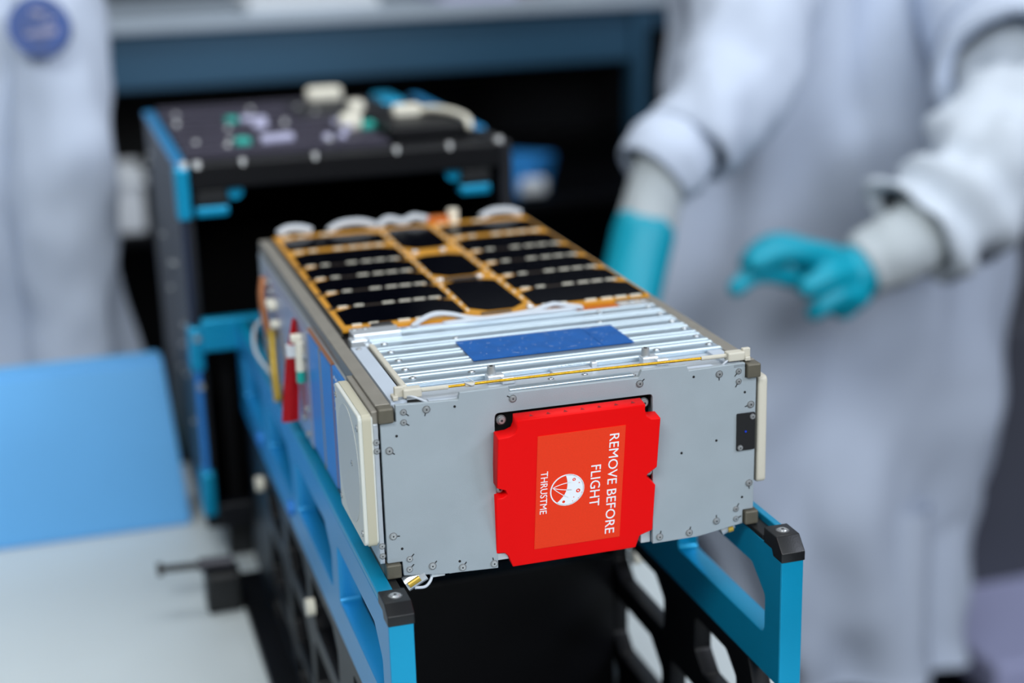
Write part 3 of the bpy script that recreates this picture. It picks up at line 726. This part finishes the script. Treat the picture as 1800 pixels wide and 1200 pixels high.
for x, y, w in ((.135, .705, .011), (.150, .93, .020), (.160, .80, .009)):
    box('connector_shell', CRWH, x-w, x+w, y+.020, y+.040, DZ1+.002, DZ1+.018, dp, .005)
cs = box('connector_shell', CRWH, .180, .208, .735, .750, DZ1+.010, DZ1+.022, dp, .003)
tube('white_cable', CRWH, [(.208, .740, DZ1+.016), (.219, .725, DZ1+.018), (.232, .700, DZ1+.017), (.238, .675, DZ1+.014), (.236, .655, DZ1+.008)], .0035, dp)
box('blue_cap', BLA, .20, .225, .88, .95, DZ1-.001, DZ1+.010, dp, .004)
for x in (DX0+.02, DX1-.05):
    for y in (DY0+.02, DY1-.05): box('foot', BLKP, x, x+.03, y, y+.03, TZ, DZ0, dp, .002)
# blue case
bc = bmesh.new()
v = [bc.verts.new(p) for p in ((-.62, .715, TZ), (-.055, .715, TZ), (-.055, .80, TZ), (-.62, .80, TZ), (-.62, .760, -.082), (-.066, .760, -.082), (-.066, .80, -.082), (-.62, .80, -.082))]
for f in ((0, 1, 5, 4), (1, 2, 6, 5), (2, 3, 7, 6), (3, 0, 4, 7), (4, 5, 6, 7), (3, 2, 1, 0)): bc.faces.new([v[i] for i in f])
bmesh.ops.bevel(bc, geom=bc.edges[:], offset=.003, segments=2, affect='EDGES')
me = tomesh(bc)
t = thing('blue_case', 'light blue case with sloping front on the white table, left of the container', 'case', (-.3, .76, TZ))
put('shell', me, BCASE, t)
box('hinge', BLUP, -.30, -.24, .798, .806, -.15, -.13, t, .002)
# table clamp
cl = thing('table_clamp', 'black clamp with a long bar handle on the white table, beside the container', 'clamp', (-.06, .50, TZ))
cyl('handle', BLKP, (-.099, .520, -.203), (-.050, .515, -.203), .0034, cl, 14)
cyl('handle_tip', BLKP, (-.102, .520, -.203), (-.097, .520, -.203), .0062, cl, 14)
cyl('collar', mat('worn_grey_metal', '#3A3A42', .4, .4), (-.066, .515, -.202), (-.036, .512, -.202), .0060, cl, 16)
box('clamp_body', BLKP, -.062, -.031, .500, .530, TZ, -.208, cl, .003)

# ================================================================ PEOPLE
def wr(seed, amp, f=14., along=None):
    def fn(q, p, t, th):
        d = (q-p); L_ = d.length
        s = noise.noise(Vector((q.x*f+seed, q.y*f, q.z*f*(.6))))+.5*noise.noise(Vector((q.x*f*2.3+seed, q.y*f*2.3, q.z*f*1.6)))
        if along: s += along[0]*sin(along[1]*t*2*pi+2.2*sin(th+seed)+th*.7)
        return q+d/L_*amp*s
    return fn
def cloth_tube(name, m_, pts, radii, parent, amp=.008, f=14, along=None, n=40, seed=1., lip=True, squash=None, k=10, cap0=True):
    P = spline(pts, k); R_ = []
    for i in range(len(P)):
        t = i/k; a = min(int(t), len(radii)-1); b = min(a+1, len(radii)-1); R_.append(radii[a]*(1-(t-a))+radii[b]*(t-a))
    if cap0:
        d0 = (P[0]-P[1]).normalized(); r0 = R_[0]
        P = [P[0]+d0*r0*.55, P[0]+d0*r0*.42, P[0]+d0*r0*.2]+P; R_ = [r0*.15, r0*.62, r0*.9]+R_
    bm = bmesh.new(); rings = add_loft(bm, P, R_, n, False, squash, wr(seed, amp, f, along))
    if cap0: bm.faces.new(rings[0][::-1])
    for ring, other in ((rings[-1], P[-3]),) if lip else ():
        c = sum((v.co for v in ring), Vector())/n; inn = []
        prev_ = ring
        for sc_, back in ((.90, 0.), (.84, .3), (.80, 1.0)):
            cc = c+(Vector(other)-c)*back
            nr = [bm.verts.new(cc+(v.co-c)*sc_) for v in ring]
            for j in range(n): bm.faces.new((prev_[j], prev_[(j+1) % n], nr[(j+1) % n], nr[j]))
            prev_ = nr
    return put(name, tomesh(bm), m_, parent, smooth=True)
def gown(name, m_, prof, parent, seed, n=96, folds=9, famp=.010, drape=None):
    """prof: list of (z, cx, cy, rx, ry)"""
    bm = bmesh.new(); rings = []
    Z = [p[0] for p in prof]; K = 60
    for i in range(K+1):
        z = Z[0]+(Z[-1]-Z[0])*i/K
        for a in range(len(Z)-1):
            if Z[a] >= z >= Z[a+1]-1e-9: break
        f = (Z[a]-z)/(Z[a]-Z[a+1]); f = f*f*(3-2*f)
        cx, cy, rx, ry = [prof[a][j]*(1-f)+prof[a+1][j]*f for j in (1, 2, 3, 4)]
        ring = []; dn = i/K
        for j in range(n):
            th = 2*pi*j/n; e = .85
            c, s = cos(th), sin(th); ux = math.copysign(abs(c)**e, c); uy = math.copysign(abs(s)**e, s)
            q = Vector((cx+rx*ux, cy+ry*uy, z)); d = Vector((ux, uy, 0)).normalized()
            w_ = famp*1.5*(.35+.9*dn)*sin(folds*th+2.5*noise.noise(Vector((q.x*3+seed, z*2.2, 0)))+seed)
            w_ += .045*noise.noise(Vector((q.x*6+seed, q.y*4, z*2.6)))+.018*noise.noise(Vector((q.x*15, q.y*9+seed, z*8)))
            if drape: w_ += drape(q, dn, th)
            q += d*w_
            ring.append(bm.verts.new(q))
        rings.append(ring)
    for i in range(K):
        for j in range(n): bm.faces.new((rings[i][j], rings[i+1][j], rings[i+1][(j+1) % n], rings[i][(j+1) % n]))
    bm.faces.new(rings[0])
    # hem turned up inside
    c = sum((v.co for v in rings[-1]), Vector())/n; prev_ = rings[-1]
    for sc_, dz in ((.97, .002), (.93, .05), (.90, .3)):
        nr = [bm.verts.new(c+(v.co-c)*sc_+Vector((0, 0, dz))) for v in rings[-1]]
        for j in range(n): bm.faces.new((prev_[j], prev_[(j+1) % n], nr[(j+1) % n], nr[j]))
        prev_ = nr
    return put(name, tomesh(bm), m_, parent, smooth=True)
def head(x, y, z, parent, turn=-.3):
    o = blob('head', SKIN, [[((x, y+.02, z-.20), .055), ((x, y, z-.08), .055)]], .008, parent,
             balls=[((x, y, z), (.074, .093, .108)), ((x, y-.085, z-.05), (.036, .014, .036)), ((x, y-.100, z-.01), (.012, .018, .025)), ((x-.077, y, z-.01), (.012, .02, .03)), ((x+.077, y, z-.01), (.012, .02, .03))])
    for s in (-1, 1):
        e = Vector((x+s*.031, y-.080, z+.004))
        bm = bmesh.new(); bmesh.ops.create_uvsphere(bm, u_segments=12, v_segments=8, radius=.0115, matrix=Matrix.Translation(e))
        eye = put('eye', tomesh(bm), PRT, o, smooth=True)
        bm = bmesh.new(); bmesh.ops.create_uvsphere(bm, u_segments=12, v_segments=8, radius=.0062, matrix=Matrix.Translation(e+Vector((0, -.0072, 0))))
        put('iris', tomesh(bm), HAIR, eye, smooth=True)
        tube('eyebrow', HAIR, [e+Vector((-.016, -.008, .018)), e+Vector((0, -.013, .023)), e+Vector((.016, -.008, .018))], .0025, o)
        tube('eyelid', SKIN, [e+Vector((-.013, -.004, .004)), e+Vector((0, -.011, .008)), e+Vector((.013, -.004, .004))], .0028, o)
    tube('mouth', LIPS, [(x-.022, y-.104, z-.062), (x, y-.112, z-.061), (x+.022, y-.104, z-.062)], .0042, o)
    bm = bmesh.new(); bmesh.ops.create_uvsphere(bm, u_segments=24, v_segments=14, radius=1, matrix=Matrix.Translation((x, y+.018, z+.025)) @ Matrix.Diagonal((.086, .100, .112, 1)))
    put('hair', tomesh(bm), HAIR, o, smooth=True)

# --- person at right
p2 = thing('person', 'person in a long white lab gown and cyan gloves behind the satellite, hand held out', 'person', (.97, 1.32, FZ))
blob('body', SKIN, [[((.95, 1.30, .34), .06), ((.95, 1.30, .20), .10), ((.97, 1.31, -.1), .10), ((.98, 1.31, -.30), .11)],
                    [((.82, 1.26, .30), .045), ((.72, 1.06, .20), .035), ((.60, .955, .06), .030), ((.535, .930, .0), .024), ((.514, .912, -.04), .022)],
                    [((1.10, 1.27, .28), .045), ((1.13, 1.08, .10), .045), ((.93, .905, -.04), .036), ((.84, .885, -.082), .026)],
                    [((.91, 1.31, -.30), .08), ((.92, 1.31, -.70), .06), ((.92, 1.33, -1.06), .042)],
                    [((1.05, 1.31, -.30), .08), ((1.10, 1.33, -.70), .06), ((1.10, 1.35, -1.06), .042)]], .012, p2)
head(.95, 1.27, .49, p2)
for x in (.92, 1.10):
    blob('shoe', BLKP, [[((x, 1.36, FZ+.045), .042), ((x-.01, 1.24, FZ+.040), .036), ((x-.015, 1.16, FZ+.032), .028)]], .008, p2)
    cyl('trouser_leg', TROU, (x, 1.34, FZ+.06), (x, 1.32, -.62), .055, p2, 24, .07)
def dr(q, dn, th):
    s = 0
    if sin(th) < 0.3:   # front folds, diagonal, hanging toward the lower right
        s += .014*sin(26*((q.x-.7)*.55+(q.z+.5)*.35))*max(0, min(1, (dn-.25)*3))
        s += .010*sin(60*(q.x-.7)+4*q.z)*max(0, 1-dn*1.6)
    return s
gown('lab_gown', COAT, [(.40, .945, 1.30, .09, .09), (.33, .945, 1.30, .19, .10), (.22, .95, 1.29, .235, .125), (0., .965, 1.30, .248, .135), (-.25, .99, 1.31, .290, .150), (-.50, 1.00, 1.32, .285, .155), (-.76, 1.04, 1.33, .225, .150), (-.885, 1.055, 1.33, .180, .135)], p2, 3.1, drape=dr)
# viewer-left arm
cloth_tube('sleeve', COAT, [(.80, 1.25, .34), (.755, 1.14, .27), (.712, 1.04, .19), (.665, .985, .115), (.588, .952, .058)], [.088, .090, .082, .074, .058], p2, .010, 16, (.5, 3), seed=2.)
cloth_tube('cuff_roll', COAT, [(.590, .956, .062), (.560, .946, .046), (.538, .938, .028)], [.048, .056, .049], p2, .006, 18, seed=5.)
cloth_tube('inner_cuff', CUFF, [(.556, .945, .05), (.535, .930, .0), (.512, .912, -.05)], [.034, .035, .036], p2, .002, 20, seed=7.)
# gloved hand resting behind the satellite
def glove(name, palm, fingers, cuff, parent, vox=.0030):
    return blob(name, GLOV, [cuff]+fingers, vox, parent, sm=3, balls=palm)
gl = glove('glove', [((.470, .860, -.165), (.040, .020, .042)), ((.455, .850, -.190), (.036, .016, .030))],
      [[((.445, .858, -.185), .011), ((.425, .848, -.212), .010), ((.415, .835, -.232), .0085)],
       [((.458, .852, -.195), .011), ((.446, .838, -.222), .010), ((.440, .822, -.235), .0085)],
       [((.472, .850, -.195), .011), ((.466, .834, -.222), .010), ((.463, .820, -.235), .0085)],
       [((.486, .854, -.188), .0105), ((.486, .838, -.216), .009), ((.485, .826, -.233), .008)],
       [((.495, .862, -.160), .0125), ((.508, .848, -.185), .011), ((.510, .835, -.205), .0095)]],
      [((.520, .918, -.032), .0385), ((.498, .898, -.085), .038), ((.475, .872, -.135), .036)], p2)
# viewer-right arm
cloth_tube('sleeve', COAT, [(1.13, 1.26, .33), (1.15, 1.16, .22), (1.12, 1.03, .135), (1.055, .96, .105)], [.10, .125, .122, .108], p2, .008, 12, (.2, 2), seed=9.)
cloth_tube('inner_sleeve', COAT2, [(1.15, 1.10, .13), (1.10, .98, .06), (1.01, .93, .010), (.93, .905, -.040), (.868, .888, -.068)], [.100, .105, .092, .076, .064], p2, .020, 17, (.5, 5), seed=12.)
cloth_tube('inner_cuff', CUFF, [(.895, .895, -.058), (.845, .888, -.080), (.793, .882, -.101)], [.050, .046, .0385], p2, .004, 26, (.3, 3), seed=14.)
gy = .880
H = lambda u, dy=0.: u
def hp(x, z, dy=0.): return (x, gy+dy, z)
glove('glove', [(hp(0.759, -0.100, 0), (.032, .026, .032)), (hp(0.768, -0.123, -.004), (.026, .026, .032)), (hp(0.738, -0.086, .004), (.034, .022, .022))],
      [[(hp(0.751, -0.080, -.006), .0175), (hp(0.709, -0.066, -.016), .0160), (hp(0.671, -0.062, -.020), .0150), (hp(0.637, -0.070, -.024), .0130)],   # index
       [(hp(0.735, -0.076, .022), .0150), (hp(0.693, -0.062, .030), .0135), (hp(0.665, -0.070, .030), .0120), (hp(0.649, -0.084, .026), .0105)],      # middle, behind
       [(hp(0.749, -0.106, .018), .0150), (hp(0.713, -0.106, .012), .0145), (hp(0.677, -0.094, .006), .0140), (hp(0.645, -0.092, .0), .0130), (hp(0.621, -0.104, -.006), .0115)],    # thumb
       [(hp(0.759, -0.098, -.018), .0180), (hp(0.729, -0.096, -.032), .0165), (hp(0.701, -0.104, -.036), .0145)],  # ring, curled
       [(hp(0.777, -0.126, -.016), .0200), (hp(0.745, -0.120, -.030), .0160), (hp(0.723, -0.130, -.034), .0135), (hp(0.714, -0.138, -.030), .0115)],
       [(hp(0.781, -0.130, -.004), .0200), (hp(0.761, -0.140, -.014), .0175)]],    # little and heel of the hand
      [(hp(0.830, -0.086, .006), .038), (hp(0.801, -0.096, .004), .035), (hp(0.779, -0.106, 0), .033)], p2)

# --- person at left
p1 = thing('person', 'person in a white lab coat with a round blue badge, at the left edge', 'person', (-.30, 1.35, FZ))
blob('body', SKIN, [[((-.30, 1.33, .36), .05), ((-.30, 1.33, .20), .10), ((-.30, 1.33, -.30), .10)],
                    [((-.16, 1.30, .28), .05), ((-.138, 1.21, .08), .040), ((-.155, 1.15, -.18), .026)],
                    [((-.46, 1.30, .28), .05), ((-.53, 1.24, .08), .040), ((-.52, 1.18, -.18), .030)],
                    [((-.37, 1.33, -.30), .07), ((-.38, 1.33, -.70), .06), ((-.38, 1.35, -1.06), .042)],
                    [((-.23, 1.33, -.30), .07), ((-.22, 1.33, -.70), .06), ((-.22, 1.35, -1.06), .042)]], .012, p1)
head(-.30, 1.30, .52, p1)
for x in (-.38, -.22):
    blob('shoe', BLKP, [[((x, 1.36, FZ+.045), .042), ((x, 1.24, FZ+.040), .036), ((x, 1.16, FZ+.032), .028)]], .008, p1)
    cyl('trouser_leg', TROU, (x, 1.35, FZ+.06), (x, 1.33, -.62), .055, p1, 24, .07)
gown('lab_coat', COAT, [(.42, -.31, 1.33, .09, .09), (.34, -.31, 1.33, .17, .11), (.22, -.31, 1.33, .19, .13), (-.10, -.30, 1.33, .205, .145), (-.35, -.295, 1.33, .235, .16), (-.80, -.28, 1.34, .26, .17)], p1, 8.7, folds=7)
cloth_tube('sleeve', COAT, [(-.15, 1.30, .33), (-.130, 1.25, .24), (-.135, 1.21, .08), (-.148, 1.18, -.07), (-.155, 1.15, -.20)], [.060, .064, .064, .058, .050], p1, .009, 13, (.25, 3), seed=21.)
cloth_tube('sleeve', COAT, [(-.47, 1.30, .33), (-.51, 1.27, .24), (-.53, 1.24, .08), (-.525, 1.2, -.05), (-.52, 1.18, -.20)], [.08, .082, .078, .068, .06], p1, .008, 12, (.2, 3), seed=23.)
for x0, y0_ in ((-.155, 1.15), (-.52, 1.18)):
    glove('glove', [((x0, y0_-.01, -.275), (.036, .018, .045))],
      [[((x0-.028+.018*i, y0_-.012, -.305), .010), ((x0-.030+.019*i, y0_-.024, -.340), .009), ((x0-.030+.019*i, y0_-.034, -.365+abs(i-1.4)*.006), .008)] for i in range(4)]+
      [[((x0+.030, y0_-.01, -.265), .012), ((x0+.042, y0_-.03, -.295), .010), ((x0+.044, y0_-.04, -.315), .009)]],
      [((x0, y0_+.005, -.19), .034), ((x0, y0_, -.23), .032), ((x0, y0_-.005, -.255), .030)], p1)
# round badge on the upper sleeve
bd = bmesh.new(); bc_ = Vector((-.148, 1.140, .226)); dn_ = Vector((-.15, -1, .25)).normalized()
add_cyl(bd, bc_+dn_*.002, bc_-dn_*.020, .0350, .0350, 40)
bg = put('round_badge', tomesh(bd), BDG, p1, label='round blue badge with pale streaks')
a_ = dn_.cross(Vector((0, 0, 1))).normalized(); b_ = a_.cross(dn_)
for (u0, v0, u1, v1, r) in ((-.022, -.006, .016, -.009, .0045), (-.006, .014, .008, .018, .004), (-.018, .008, -.006, .004, .003)):
    p = bc_+dn_*.0022+a_*u0+b_*v0; q = bc_+dn_*.0022+a_*u1+b_*v1
    bm = bmesh.new(); d = (q-p).normalized(); n_ = d.cross(dn_)
    vs = [bm.verts.new(x) for x in (p-n_*r*.4, p+d*.004-n_*r, q-n_*r*.6, q+n_*r*.3, p+d*.006+n_*r, p+n_*r*.4)]; bm.faces.new(vs)
    bmesh.ops.solidify(bm, geom=bm.faces[:], thickness=.0006); put('pale_streak', tomesh(bm), LILA, bg)
